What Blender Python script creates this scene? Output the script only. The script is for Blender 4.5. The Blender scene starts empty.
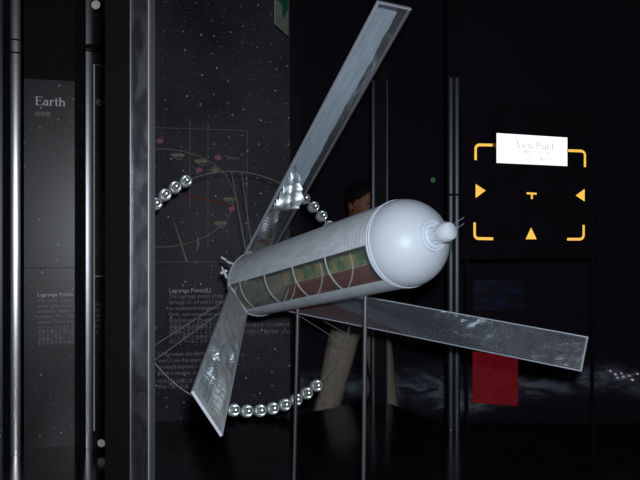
import bpy, math, random
from mathutils import Vector, Matrix
random.seed(7)
R = math.radians
scn = bpy.context.scene
col = scn.collection

# ---------------------------------------------------------------- camera, light, exposure
F = 690.0                                   # focal length in pixels of the 640x480 frame
CAMZ = 1.3
cd = bpy.data.cameras.new('camera'); cam = bpy.data.objects.new('camera', cd); col.objects.link(cam)
cd.sensor_width = 36.0; cd.lens = F / 640 * 36.0; cd.clip_start = 0.02
cam.location = (0, 0, CAMZ); cam.rotation_euler = (R(90), 0, 0)
scn.camera = cam
w = bpy.data.worlds.new('hall_dark'); scn.world = w; w.use_nodes = True
w.node_tree.nodes['Background'].inputs[0].default_value = (0.02, 0.02, 0.035, 1)
w.node_tree.nodes['Background'].inputs[1].default_value = 0.1
# the camera's own flash, beside the lens
fl = bpy.data.lights.new('camera_flash', 'POINT'); fl.energy = 86.0; fl.shadow_soft_size = 0.02
fl.color = (0.90, 0.95, 1.0)
flo = bpy.data.objects.new('camera_flash', fl); col.objects.link(flo); flo.location = (0.022, 0.02, CAMZ + 0.06)
vs = scn.view_settings
vs.view_transform = 'Standard'; vs.look = 'None'; vs.exposure = 0.0; vs.gamma = 1.0; vs.use_curve_mapping = False

def W(px, py, D):                           # a pixel at a chosen depth -> world
    return Vector(((px - 320) / F * D, D, CAMZ + (240 - py) / F * D))

# ---------------------------------------------------------------- materials
MATS = {}
def mat(name, color=(.5, .5, .5), rough=.5, metal=0.0, spec=.5, emit=None, estr=1.0, **kw):
    if name in MATS: return MATS[name]
    m = bpy.data.materials.new(name); m.use_nodes = True
    b = m.node_tree.nodes['Principled BSDF']
    b.inputs['Base Color'].default_value = (*color, 1)
    b.inputs['Roughness'].default_value = rough
    b.inputs['Metallic'].default_value = metal
    b.inputs['Specular IOR Level'].default_value = spec
    for k, v in kw.items():
        b.inputs[k.replace('_', ' ')].default_value = v
    if emit:
        b.inputs['Emission Color'].default_value = (*emit, 1)
        b.inputs['Emission Strength'].default_value = estr
    MATS[name] = m
    return m
def nodes(m): return m.node_tree.nodes, m.node_tree.links, m.node_tree.nodes['Principled BSDF']
def coords(m, out='Object', scale=(1, 1, 1)):
    n, l, b = nodes(m)
    t = n.new('ShaderNodeTexCoord'); mp = n.new('ShaderNodeMapping'); mp.inputs['Scale'].default_value = scale
    l.new(t.outputs[out], mp.inputs[0]); return mp.outputs[0]
def tex(m, kind, vec, **kw):
    n, l, b = nodes(m); t = n.new(kind)
    for k, v in kw.items():
        if k in t.inputs: t.inputs[k].default_value = v
        else: setattr(t, k, v)
    l.new(vec, t.inputs['Vector']); return t
def ramp(m, fac, stops):
    n, l, b = nodes(m); r = n.new('ShaderNodeValToRGB'); l.new(fac, r.inputs[0])
    e = r.color_ramp.elements
    while len(e) < len(stops): e.new(.5)
    for i, (p, c) in enumerate(stops): e[i].position = p; e[i].color = (*c, 1)
    return r.outputs[0]
def bump(m, h, strength=.3, dist=.002, prev=None):
    n, l, b = nodes(m); bp = n.new('ShaderNodeBump'); bp.inputs['Strength'].default_value = strength
    bp.inputs['Distance'].default_value = dist; l.new(h, bp.inputs['Height'])
    if prev: l.new(prev, bp.inputs['Normal'])
    l.new(bp.outputs[0], b.inputs['Normal']); return bp.outputs[0]
def mathn(m, op, a, b_=None):
    n, l, b = nodes(m); t = n.new('ShaderNodeMath'); t.operation = op
    for i, v in enumerate((a, b_)):
        if v is None: continue
        if isinstance(v, (int, float)): t.inputs[i].default_value = v
        else: l.new(v, t.inputs[i])
    return t.outputs[0]
def mixc(m, fac, a, b_):
    n, l, b = nodes(m); t = n.new('ShaderNodeMix'); t.data_type = 'RGBA'
    for s, v in ((0, fac), (6, a), (7, b_)):
        if isinstance(v, (int, float)): t.inputs[s].default_value = v
        elif isinstance(v, tuple): t.inputs[s].default_value = (*v, 1)
        else: l.new(v, t.inputs[s])
    return t.outputs[2]

def noisy(name, color, rough, amount=.35, scale=30, **kw):
    m = mat(name, color, rough, **kw); n, l, b = nodes(m)
    t = tex(m, 'ShaderNodeTexNoise', coords(m), Scale=scale, Detail=5.0)
    c = ramp(m, t.outputs['Fac'], [(.3, tuple(x * (1 - amount) for x in color)), (.7, tuple(min(1, x * (1 + amount)) for x in color))])
    l.new(c, b.inputs['Base Color']); return m

M_FLOOR = noisy('dark_carpet', (.03, .024, .03), .9, spec=.2, scale=60)
M_WALL = noisy('black_wall_paint', (.035, .026, .038), .85, spec=.2, scale=8)
M_CEIL = noisy('black_ceiling_paint', (.008, .008, .010), .9, spec=.2, scale=8)
M_DECK = noisy('glossy_black_deck', (.016, .013, .018), .16, spec=.45, scale=10)
M_BLACK = noisy('black_powder_coat', (.006, .005, .0065), .6, spec=.15, scale=40)
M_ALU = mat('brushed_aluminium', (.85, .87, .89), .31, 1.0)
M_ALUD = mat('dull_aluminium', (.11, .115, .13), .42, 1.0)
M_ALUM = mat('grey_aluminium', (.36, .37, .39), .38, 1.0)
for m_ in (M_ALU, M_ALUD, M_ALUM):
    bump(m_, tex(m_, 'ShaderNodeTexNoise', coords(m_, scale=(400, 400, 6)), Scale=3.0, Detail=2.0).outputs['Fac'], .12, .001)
M_COLUMN = mat('smudged_steel', (.2, .2, .22), .40, 1.0)
n_, l_, b_ = nodes(M_COLUMN)
t_ = tex(M_COLUMN, 'ShaderNodeTexNoise', coords(M_COLUMN, scale=(30, 30, 12)), Scale=1.0, Detail=6.0, Distortion=1.2)
l_.new(ramp(M_COLUMN, t_.outputs['Fac'], [(.40, (.036, .037, .043)), (.72, (.105, .11, .122))]), b_.inputs['Base Color'])
M_CHROME = mat('chrome', (.82, .84, .86), .08, 1.0)
M_RUBBER = mat('grey_gasket', (.018, .018, .022), .5, spec=.3)
M_LINE = mat('light_metal_line', (.55, .57, .6), .35, .8)

def star_print(name, base, amount, haze=None):
    m = mat(name, base, .5, spec=.22); n, l, b = nodes(m)
    v = coords(m)
    vo = tex(m, 'ShaderNodeTexVoronoi', v, Scale=15.0, voronoi_dimensions='2D')
    dot = mathn(m, 'LESS_THAN', vo.outputs['Distance'], .052)
    sep = n.new('ShaderNodeSeparateColor'); l.new(vo.outputs['Color'], sep.inputs[0])
    on = mathn(m, 'POWER', sep.outputs[0], 2.2)
    s = mathn(m, 'MULTIPLY', mathn(m, 'MULTIPLY', dot, on), amount)
    vf = tex(m, 'ShaderNodeTexVoronoi', v, Scale=48.0, voronoi_dimensions='2D')
    sf = n.new('ShaderNodeSeparateColor'); l.new(vf.outputs['Color'], sf.inputs[0])
    s2 = mathn(m, 'MULTIPLY', mathn(m, 'MULTIPLY', mathn(m, 'LESS_THAN', vf.outputs['Distance'], .07), mathn(m, 'GREATER_THAN', sf.outputs[1], .8)), amount * .5)
    s = mathn(m, 'ADD', s, s2)
    nz = tex(m, 'ShaderNodeTexNoise', v, Scale=3.5, Detail=4.0)
    c = ramp(m, nz.outputs['Fac'], [(.35, tuple(x * .6 for x in base)), (.7, tuple(x * 1.5 for x in base))])
    l.new(mixc(m, s, c, (.75, .8, .9)), b.inputs['Base Color'])
    return m
M_STARS = star_print('starfield_print', (.044, .035, .048), 1.3)
M_STARS2 = star_print('satin_starfield_print', (.016, .017, .021), .6)
b2 = nodes(M_STARS2)[2]; b2.inputs['Specular IOR Level'].default_value = .8; b2.inputs['Roughness'].default_value = .36
M_PRINT = mat('grey_print', (.40, .37, .39), .6, spec=.2)
M_PRINTB = mat('pale_print', (.82, .82, .82), .6, spec=.2)
M_PINK = mat('pink_print', (.52, .15, .22), .6, spec=.2)
M_RED = mat('red_print', (.22, .03, .03), .6, spec=.2)
M_OLIVE = mat('olive_print', (.34, .32, .22), .6, spec=.2)
M_TAN = mat('tan_print', (.42, .31, .23), .6, spec=.2)

def glass(name, tint=(.96, .97, .98), f0=.03, rough=.0, diffuse=None, dfac=0.0):
    m = bpy.data.materials.new(name); m.use_nodes = True; n = m.node_tree.nodes; l = m.node_tree.links; n.clear()
    o = n.new('ShaderNodeOutputMaterial'); t = n.new('ShaderNodeBsdfTransparent'); t.inputs[0].default_value = (*tint, 1)
    g = n.new('ShaderNodeBsdfGlossy'); g.inputs['Roughness'].default_value = rough
    fr = n.new('ShaderNodeLayerWeight'); pw = n.new('ShaderNodeMath'); pw.operation = 'POWER'; pw.inputs[1].default_value = 5.0
    l.new(fr.outputs['Facing'], pw.inputs[0])
    sc = n.new('ShaderNodeMath'); sc.operation = 'MULTIPLY_ADD'; sc.inputs[1].default_value = 1 - f0; sc.inputs[2].default_value = f0
    l.new(pw.outputs[0], sc.inputs[0]); sc.use_clamp = True
    mx = n.new('ShaderNodeMixShader'); l.new(sc.outputs[0], mx.inputs[0]); l.new(t.outputs[0], mx.inputs[1]); l.new(g.outputs[0], mx.inputs[2])
    last = mx.outputs[0]
    if diffuse:
        d = n.new('ShaderNodeBsdfDiffuse'); d.inputs[0].default_value = (*diffuse, 1)
        m2 = n.new('ShaderNodeMixShader'); m2.inputs[0].default_value = dfac
        l.new(last, m2.inputs[1]); l.new(d.outputs[0], m2.inputs[2]); last = m2.outputs[0]
    l.new(last, o.inputs[0]); return m
M_GLASS = glass('case_glass', f0=.017)
M_WINDOW = glass('clear_acrylic', (.93, .94, .93), .03, .05, (.55, .57, .58), .07)
M_WINRED = glass('red_brown_film', (.42, .16, .13), .03, .05, (.62, .14, .11), .62)

M_FROST = mat('frosted_white_plastic', (.76, .81, .89), .43, spec=.55)
bump(M_FROST, tex(M_FROST, 'ShaderNodeTexNoise', coords(M_FROST), Scale=220.0, Detail=3.0).outputs['Fac'], .1, .0006)
M_LAND = mat('frosted_ribbed_plastic', (.60, .66, .74), .5, spec=.3); n_, l_, b_ = nodes(M_LAND)
v_ = coords(M_LAND)
w1 = tex(M_LAND, 'ShaderNodeTexWave', v_, Scale=22.0, Distortion=1.5, Detail=2.0, bands_direction='Z')
w2 = tex(M_LAND, 'ShaderNodeTexNoise', coords(M_LAND, scale=(60, 60, 25)), Scale=1.0, Detail=5.0)
l_.new(ramp(M_LAND, w2.outputs['Fac'], [(.35, (.72, .77, .82)), (.65, (.90, .94, .98))]), b_.inputs['Base Color'])
bump(M_LAND, w1.outputs['Fac'], .25, .0012, bump(M_LAND, w2.outputs['Fac'], .3, .001))
M_TERR = mat('painted_terrain', (.2, .25, .1), .8, spec=.2); n_, l_, b_ = nodes(M_TERR)
t1 = tex(M_TERR, 'ShaderNodeTexNoise', coords(M_TERR), Scale=21.0, Detail=6.0, Roughness=.6)
l_.new(ramp(M_TERR, t1.outputs['Fac'], [(.32, (.09, .20, .17)), (.44, (.22, .38, .16)), (.50, (.48, .52, .20)), (.57, (.80, .60, .22)), (.68, (.70, .45, .32))]), b_.inputs['Base Color'])

def mirror_mat(name, crumple, cscale, rough):
    m = mat(name, (.8, .84, .88), rough, 1.0); n, l, b = nodes(m)
    br = tex(m, 'ShaderNodeTexBrick', coords(m), Scale=1.0, offset=0.0, **{'Brick Width': .0058, 'Row Height': .0088, 'Mortar Size': .0009, 'Mortar Smooth': .2})
    br.inputs['Color1'].default_value = (.78, .83, .88, 1); br.inputs['Color2'].default_value = (.66, .71, .77, 1); br.inputs['Mortar'].default_value = (.60, .64, .68, 1)
    mt = n.new('ShaderNodeMath'); mt.operation = 'MULTIPLY_ADD'; mt.inputs[1].default_value = -.20; mt.inputs[2].default_value = 1.0
    l.new(br.outputs['Fac'], mt.inputs[0]); l.new(mt.outputs[0], b.inputs['Metallic'])
    l.new(br.outputs['Color'], b.inputs['Base Color'])
    nz = tex(m, 'ShaderNodeTexNoise', coords(m), Scale=cscale, Detail=4.0)
    sy = n.new('ShaderNodeSeparateXYZ'); l.new(coords(m), sy.inputs[0])
    mr = n.new('ShaderNodeMapRange'); mr.interpolation_type = 'SMOOTHSTEP'; l.new(sy.outputs[1], mr.inputs[0])
    for q, v in zip((1, 2, 3, 4), (.38, .70, .05, 1.0)): mr.inputs[q].default_value = v      # film lies flat by the hinge, wavier outward
    l.new(mathn(m, 'MULTIPLY_ADD', mr.outputs[0], rough), b.inputs['Roughness']); b.inputs['Roughness'].links[0].from_node.inputs[2].default_value = .045
    b1 = bump(m, mathn(m, 'MULTIPLY', nz.outputs['Fac'], mr.outputs[0]), 1.0, crumple)
    bump(m, br.outputs['Fac'], .3, -.0004, b1)
    return m
M_MIRROR = mirror_mat('gridded_mirror_film', .0040, 26.0, .20)
M_FOIL = mirror_mat('crumpled_mirror_film', .0022, 26.0, .14)
def satin(name, rough, metal, c0, c1):
    m = mat(name, c1, rough, metal); n, l, b = nodes(m)
    t = tex(m, 'ShaderNodeTexNoise', coords(m, scale=(90, 12, 20)), Scale=1.0, Detail=4.0)
    l.new(ramp(m, t.outputs['Fac'], [(.35, c0), (.65, c1)]), b.inputs['Base Color'])
    br = tex(m, 'ShaderNodeTexBrick', coords(m), Scale=1.0, offset=0.0, **{'Brick Width': .0125, 'Row Height': .0085, 'Mortar Size': .0005, 'Mortar Smooth': .2})
    bump(m, br.outputs['Fac'], .35, -.0006); return m
M_SATIN = satin('satin_reflection_sheet', .42, .45, (.52, .62, .70), (.66, .78, .87))  # pale colour of the sheet that imitates the upper wing's reflection
M_CRUSH = satin('crushed_silver_foil', .46, .85, (.62, .68, .72), (.85, .90, .94))
M_DULLF = satin('dull_silver_film', .44, .45, (.66, .69, .66), (.88, .90, .89))
M_RAIL = mat('satin_rail', (.66, .68, .76), .4, .3)
M_WIRE = mat('steel_wire', (.62, .65, .68), .35, .6)
M_ROD = mat('dark_steel_rod', (.20, .18, .19), .45, .6)
M_DRUM = mat('grey_drum_shell', (.60, .64, .68), .35, .15)
M_DISH = mat('silvered_dish', (.86, .90, .89), .22, .85)
M_CORE = mat('olive_core', (.40, .42, .30), .35, .4)
M_WHITE = mat('white_plastic', (.8, .8, .82), .5)
M_LITBOX = mat('lit_sign_face', (.9, .9, .9), .4, emit=(1.0, 1.0, .98), estr=1.2)
M_LITTXT = mat('lit_sign_lettering', (.1, .1, .08), .5, emit=(.50, .50, .42), estr=1.0)
M_LITSML = mat('lit_sign_small_print', (.1, .1, .08), .5, emit=(.22, .22, .2), estr=1.0)
M_AMBER = mat('amber_lit_mark', (.3, .15, .03), .4, emit=(1.0, .55, .09), estr=1.15)

# ---------------------------------------------------------------- mesh helpers
WM = {}
def obj(name, vf, m, parent=None, M=None, smooth=False, mesh=None):
    if mesh is None:
        mesh = bpy.data.meshes.new(name); mesh.from_pydata([tuple(v) for v in vf[0]], [], vf[1]); mesh.update()
        mesh.materials.append(m)
        if smooth:
            mesh.polygons.foreach_set('use_smooth', [True] * len(mesh.polygons))
            try: mesh.set_sharp_from_angle(angle=R(38))
            except Exception: pass
    o = bpy.data.objects.new(name, mesh); col.objects.link(o)
    M = M or Matrix.Identity(4)
    WM[o.name] = M.copy()
    if parent:
        o.parent = parent; o.matrix_basis = WM[parent.name].inverted() @ M
    else: o.matrix_basis = M
    return o
def empty(name, loc, label, cat, group=None):
    o = bpy.data.objects.new(name, None); col.objects.link(o); o.empty_display_size = .05
    M = Matrix.Translation(loc); o.matrix_basis = M; WM[o.name] = M
    return tag(o, label, cat, group)
def tag(o, label, cat, group=None):
    o['label'] = label; o['category'] = cat
    if group: o['group'] = group
    return o
def struct(o): o['kind'] = 'structure'; return o
def box(x0, x1, y0, y1, z0, z1):
    v = [(x, y, z) for z in (z0, z1) for y in (y0, y1) for x in (x0, x1)]
    return v, [(0, 2, 3, 1), (4, 5, 7, 6), (0, 1, 5, 4), (2, 6, 7, 3), (0, 4, 6, 2), (1, 3, 7, 5)]
def bevbox(x0, x1, y0, y1, z0, z1, b):
    import bmesh
    bm = bmesh.new(); v, f = box(x0, x1, y0, y1, z0, z1)
    vs_ = [bm.verts.new(p) for p in v]
    for q in f: bm.faces.new([vs_[i] for i in q])
    bmesh.ops.bevel(bm, geom=bm.edges[:], offset=b, segments=2, affect='EDGES', profile=.5)
    bm.verts.index_update()
    out = [tuple(x.co) for x in bm.verts], [tuple(x.index for x in q.verts) for q in bm.faces]
    bm.free(); return out
def join(*parts):
    V, Fc = [], []
    for v, f in parts:
        k = len(V); V += [tuple(p) for p in v]; Fc += [tuple(i + k for i in q) for q in f]
    return V, Fc
def xf(vf, M): return [tuple(M @ Vector(p)) for p in vf[0]], vf[1]
def lathe(prof, n=40, closed=False):
    V, Fc = [], []
    for r, z in prof:
        for k in range(n):
            a = 2 * math.pi * k / n; V.append((r * math.cos(a), r * math.sin(a), z))
    m = len(prof)
    for i in range(m if closed else m - 1):
        j = (i + 1) % m
        for k in range(n):
            k2 = (k + 1) % n
            Fc.append((i * n + k, i * n + k2, j * n + k2, j * n + k))
    return V, Fc
def tube(pts, r, n=8, closed=False):
    pts = [Vector(p) for p in pts]; V, Fc = [], []; m = len(pts); prev = None
    for i, p in enumerate(pts):
        d = (pts[(i + 1) % m] - pts[i - 1]) if closed else (pts[min(i + 1, m - 1)] - pts[max(i - 1, 0)])
        d.normalize()
        a = prev if prev is not None else (Vector((0, 0, 1)) if abs(d.z) < .9 else Vector((1, 0, 0)))
        u = (a - d * a.dot(d)).normalized(); prev = u; v = d.cross(u)
        rr = r[i] if isinstance(r, (list, tuple)) else r
        for k in range(n):
            t = 2 * math.pi * k / n; V.append(p + u * (rr * math.cos(t)) + v * (rr * math.sin(t)))
    for i in range(m if closed else m - 1):
        j = (i + 1) % m
        for k in range(n):
            k2 = (k + 1) % n; Fc.append((i * n + k, i * n + k2, j * n + k2, j * n + k))
    if not closed: Fc += [tuple(range(n))[::-1], tuple(range((m - 1) * n, m * n))]
    return V, Fc
def prism(poly, z0, z1):
    n = len(poly); V = [(x, y, z0) for x, y in poly] + [(x, y, z1) for x, y in poly]
    return V, [tuple(range(n))[::-1], tuple(range(n, 2 * n))] + [(i, (i + 1) % n, n + (i + 1) % n, n + i) for i in range(n)]
def poly_line(pts, wd, closed=False):                     # flat ribbon in the xy plane
    V, Fc = [], []; n = len(pts)
    for i in range(n):
        a = Vector(pts[(i - 1) % n] if (closed or i) else pts[i]); b = Vector(pts[(i + 1) % n] if (closed or i < n - 1) else pts[i])
        d = (b - a).normalized(); nn = Vector((-d.y, d.x)); ww = wd[i] if isinstance(wd, list) else wd
        p = Vector(pts[i]); V += [(*(p + nn * ww / 2), 0), (*(p - nn * ww / 2), 0)]
    for i in range(n if closed else n - 1):
        j = (i + 1) % n; Fc.append((2 * i, 2 * i + 1, 2 * j + 1, 2 * j))
    return V, Fc
def text(s, size, line=1.0):
    cu = bpy.data.curves.new('t', 'FONT'); cu.body = s; cu.size = size; cu.space_line = line; cu.resolution_u = 2
    o = bpy.data.objects.new('t', cu); col.objects.link(o)
    dg = bpy.context.evaluated_depsgraph_get(); dg.update()
    me = bpy.data.meshes.new_from_object(o.evaluated_get(dg))
    vf = [tuple(v.co) for v in me.vertices], [tuple(p.vertices) for p in me.polygons]
    bpy.data.objects.remove(o); bpy.data.curves.remove(cu); bpy.data.meshes.remove(me)
    return vf
# serif lettering, drawn from strokes (cap height .7, x-height .46)
def serif(s):
    def rc(x0, x1, y0, y1): return [(x0, y0, 0), (x1, y0, 0), (x1, y1, 0), (x0, y1, 0)], [(0, 1, 2, 3)]
    def st(*p): return poly_line([q[:2] for q in p], [q[2] for q in p])
    def arc(cx, cy, rx, ry, a0, a1, thick, thin, n=14):
        pts, ws = [], []
        for i in range(n + 1):
            a = R(a0 + (a1 - a0) * i / n); pts.append((cx + rx * math.cos(a), cy + ry * math.sin(a))); ws.append(thin + (thick - thin) * abs(math.cos(a)))
        return poly_line(pts, ws)
    T, t, X, C = .105, .035, .46, .70
    def stem(x, h, top=True): return [rc(x, x + T, 0, h), rc(x - .06, x + T + .06, 0, t)] + ([rc(x - .06, x + T * .6, h - t, h)] if top else [])
    G = {
        'E': (.62, stem(.09, C) + [rc(.09, .56, C - t, C), rc(.09, .58, 0, t), rc(.09, .42, .35, .35 + t), rc(.53, .56, C - .15, C), rc(.55, .58, 0, .17), rc(.40, .43, .28, .45)]),
        'a': (.48, [arc(.20, .15, .135, .135, 60, 320, .10, .04), rc(.29, .29 + T, .06, .36), arc(.22, .35, .125, .09, 0, 165, .09, .045), rc(.29, .46, 0, .05), rc(.2, .33, .255, .295)]),
        'r': (.40, stem(.07, X) + [arc(.30, .31, .13, .13, 60, 165, .05, .07), rc(.29, .37, .36, .45)]),
        't': (.34, [rc(.10, .10 + T, .06, .62), rc(.01, .31, X - t, X), arc(.21, .09, .075, .07, 175, 340, .08, .05)]),
        'h': (.57, stem(.06, C) + [arc(.29, .30, .125, .145, 0, 170, .09, .05), rc(.37, .37 + T, 0, .32), rc(.31, .53, 0, t)]),
        'V': (.70, [st((.10, C, .11), (.36, 0, .11)), st((.60, C, .045), (.36, 0, .045)), rc(.01, .26, C - t, C), rc(.49, .70, C - t, C)]),
        'i': (.28, stem(.07, X) + [rc(.07, .07 + T, .57, .67)]),
        'e': (.46, [arc(.23, .23, .17, .215, 5, 320, .10, .04), rc(.08, .41, .24, .275)]),
        'w': (.70, [st((.07, X, .09), (.21, 0, .09)), st((.35, X, .04), (.21, 0, .04)), st((.35, X, .09), (.49, 0, .09)), st((.62, X, .04), (.49, 0, .04)), rc(0, .18, X - t, X), rc(.54, .69, X - t, X)]),
        'P': (.60, stem(.09, C) + [arc(.30, .52, .20, .165, -90, 90, .12, .035), rc(.15, .31, C - t, C), rc(.15, .31, .34, .375)]),
        'o': (.50, [arc(.25, .23, .185, .22, 0, 360, .10, .035, 24)]),
        'n': (.57, stem(.06, X) + [arc(.29, .30, .125, .145, 0, 170, .09, .05), rc(.37, .37 + T, 0, .32), rc(.31, .53, 0, t)]),
        ' ': (.28, [])}
    V, Fc, x = [], [], 0
    for ch in s:
        adv, ps = G[ch]
        for k, (v, f) in enumerate(ps):
            b = len(V); V += [(a + x, c, .00004 * k) for a, c, d in v]; Fc += [tuple(i + b for i in q) for q in f]
        x += adv
    return (V, Fc), x

class Plane:                                   # a vertical board between two pixel columns at two depths; local x right, y up, z to the viewer
    def __init__(s, pxl, Dl, pxr, Dr, z0=.5):
        a = Vector(((pxl - 320) / F * Dl, Dl, z0)); b = Vector(((pxr - 320) / F * Dr, Dr, z0))
        s.o = a; s.u = (b - a).normalized(); s.len = (b - a).length; s.n = s.u.cross(Vector((0, 0, 1)))
        s.M = Matrix(((s.u.x, 0, s.n.x, a.x), (s.u.y, 0, s.n.y, a.y), (s.u.z, 1, s.n.z, a.z), (0, 0, 0, 1)))
        s.c = Vector((0, 0, CAMZ))
    def at(s, px, py, lift=0):
        d = Vector(((px - 320) / F, 1, (240 - py) / F)); o = s.o + s.n * lift
        t = (o - s.c).dot(s.n) / d.dot(s.n); P = s.M.inverted() @ (s.c + d * t); return P.x, P.y
    def place(s, vf, px, py, sx, sy, lift=.0015):
        x, y = s.at(px, py); return [(x + v[0] * sx, y + v[1] * sy, lift + v[2]) for v in vf[0]], vf[1]

# ---------------------------------------------------------------- the setting
DECK = .5
struct(obj('floor', box(-4, 4, -2.5, 5.2, -.05, 0), M_FLOOR))
struct(obj('ceiling', box(-4, 4, -2.5, 5.2, 3.1, 3.15), M_CEIL))
struct(obj('wall_left', box(-4.05, -4, -2.5, 5.2, 0, 3.1), M_WALL))
struct(obj('wall_right', box(4, 4.05, -2.5, 5.2, 0, 3.1), M_WALL))
struct(obj('wall_front', box(-4, 4, -2.55, -2.5, 0, 3.1), M_WALL))
M_STREAKS = mat('painted_light_streaks', (.01, .01, .015), .75, spec=.15); n_, l_, b_ = nodes(M_STREAKS)
vv = coords(M_STREAKS, scale=(1, 1, 1))
nz1 = tex(M_STREAKS, 'ShaderNodeTexNoise', coords(M_STREAKS, scale=(2.2, 1, 5.0)), Scale=2.4, Detail=7.0, Distortion=1.6)
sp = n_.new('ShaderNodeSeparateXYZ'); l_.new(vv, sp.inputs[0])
wob = tex(M_STREAKS, 'ShaderNodeTexNoise', coords(M_STREAKS), Scale=1.6, Detail=1.0)
zc = mathn(M_STREAKS, 'SUBTRACT', mathn(M_STREAKS, 'SUBTRACT', sp.outputs[2], .27), mathn(M_STREAKS, 'MULTIPLY', mathn(M_STREAKS, 'SUBTRACT', wob.outputs['Fac'], .5), .35))
band = mathn(M_STREAKS, 'POWER', 2.718, mathn(M_STREAKS, 'MULTIPLY', mathn(M_STREAKS, 'MULTIPLY', zc, zc), -160.0))
streak = mathn(M_STREAKS, 'MULTIPLY', band, mathn(M_STREAKS, 'POWER', nz1.outputs['Fac'], 3.6))
l_.new(mixc(M_STREAKS, mathn(M_STREAKS, 'MULTIPLY', streak, 9.0), (.042, .030, .044), (.46, .52, .62)), b_.inputs['Base Color'])  # reflected light streaks painted as a pale band into the wall colour
struct(obj('wall_back', box(-4, 4, 4.9, 5.0, 0, 3.1), M_STREAKS))

# glossy black deck the model and the posts stand on
deck = [(-1.7, 1.0), (1.15, 1.0), (1.15, 2.42), (.575, 2.93), (.345, 3.37), (.265, 3.46), (-.09, 3.17), (-.115, 3.30), (-.9, 3.30), (-.9, 2.80), (-1.7, 2.72)]
tag(obj('display_plinth', prism(deck, 0, DECK), M_DECK), 'glossy black display plinth under the white cylinder model', 'plinth')

def post(name, label, px0, px1, D, dep, top=3.1, m=M_BLACK, z0=DECK, group=None):
    x0, x1 = (px0 - 320) / F * D, (px1 - 320) / F * D; c = Vector(((x0 + x1) / 2, D + dep / 2, z0))
    e = empty(name, c, label, 'post', group)
    obj('post_core', box(x0, x1, D, D + dep, z0, top), m, e)
    return e
def halfrod(px0, px1, D, z0, z1, n=10):         # a convex vertical strip facing the hall
    x0, x1 = (px0 - 320) / F * D, (px1 - 320) / F * D; r = (x1 - x0) / 2; c = (x0 + x1) / 2
    a = math.atan2(c, D); co, si = math.cos(a), math.sin(a); sag = r * .20
    p = [(-r + 2 * r * k / n, -sag * (1 - (2 * k / n - 1) ** 2)) for k in range(n + 1)] + [(r, .004), (-r, .004)]
    p = [(c + u * co + v * si, D - .004 - u * si + v * co) for u, v in p]
    return prism(p, z0, z1)

# --- left bay: bright rounded mullion beside a narrow strip
e = post('mullion_post', 'dark post with two bright rounded metal strips beside the Earth panel', -14, 18, 2.56, .03)
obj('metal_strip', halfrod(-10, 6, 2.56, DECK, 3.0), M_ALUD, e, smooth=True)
sm = obj('metal_strip', halfrod(11.5, 20.5, 2.555, DECK, 3.0), M_ALU, e, smooth=True)
for py in (39, 52):
    z = W(16, py, 2.54).z; obj('joint_band', halfrod(11, 21, 2.553, z - .003, z + .003), M_BLACK, sm)
# --- Earth panel
PE = Plane(24, 2.645, 84, 2.70)
pe = empty('graphic_panel', PE.M @ Vector((PE.len / 2, 0, 0)), 'dark graphic panel headed Earth between two metal posts', 'panel', None)
def board(P, parent, m, x0, x1, z0, z1, dep=.02, name='board'):
    return obj(name, box(x0, x1, z0, z1, -dep, 0), m, parent, P.M)
ye = PE.at(50, 80)[1]
board(PE, pe, M_STARS2, 0, PE.len, 0, ye)
board(PE, pe, M_BLACK, 0, PE.len, ye, 2.5, .018, 'header_board')
sl = PE.at(50, 268)[1]
obj('panel_joint', box(0, PE.len, sl - .001, sl + .001, 0, .001), M_BLACK, pe, PE.M)
g, wd = serif('Earth'); k = (PE.at(66, 104)[0] - PE.at(35, 104)[0]) / wd
obj('heading_text', PE.place(g, 35, 105, k, k * 1.0), M_PRINTB, pe, PE.M)
obj('subtitle_text', PE.place(text('地球圏', .019), 35, 115.5, 1, 1), M_PRINT, pe, PE.M)
obj('paragraph_heading', PE.place(text('Lagrange Points', .0205), 37.5, 296.5, 1, 1), M_PRINTB, pe, PE.M)
obj('paragraph_text', PE.place(text('The term “Lagrange\npoint” may be said of\naround a region “L”\ncenters. The orbit of\npoints. These are', .0185, 1.12), 37.5, 302, 1, 1), M_PRINT, pe, PE.M)
obj('paragraph_text', PE.place(text('ラグランジュ点とは二\n天体の重力と遠心力が\nつりあう点をいう物体\nは安定して回りつづけ\nることができる場所で', .0150, 1.0), 37.5, 329, 1, 1), M_PRINT, pe, PE.M)
# --- dark frame and metal strip, sliver panel
e = post('mullion_post', 'dark post with a pale metal strip between the Earth panel and narrow panel', 75, 83, 2.56, .06)
obj('rib', box((77.8 - 320) / F * 2.55, (79.6 - 320) / F * 2.55, 2.55, 2.56, DECK, 3.0), M_BLACK, e)
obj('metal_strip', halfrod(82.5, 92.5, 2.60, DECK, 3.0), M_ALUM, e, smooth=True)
zt = W(95, 50, 2.6).z
PS = Plane(91, 2.635, 112, 2.68)
ps = empty('graphic_panel', PS.M @ Vector((PS.len / 2, 0, 0)), 'narrow dark graphic panel with thin pale border beside the black column', 'panel')
board(PS, ps, M_STARS2, 0, PS.len, 0, 2.5)
x0, y1 = PS.at(94, 64.5)
obj('border_line', poly_line([(x0, .07), (x0, y1), (PS.len, y1)], .005), M_PRINTB, ps, PS.M @ Matrix.Translation((0, 0, .002)))
g, wd = serif('Earth')
obj('heading_text', PS.place(text('er', .05), 95.5, 105, 1, 1), M_PRINT, ps, PS.M)
obj('paragraph_text', PS.place(text('of the\nmay\nregion\norbit\nwith\nhas', .0185, 1.12), 94, 306, .8, 1), M_PRINT, ps, PS.M)
obj('rail_reflection', box(*sorted((PS.at(95, 276)[0], PS.at(105.5, 276)[0])), PS.at(100, 276.8)[1], PS.at(100, 275.6)[1], 0, .004), M_WHITE, ps, PS.M)  # white strip added in place of a rail's reflection
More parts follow.
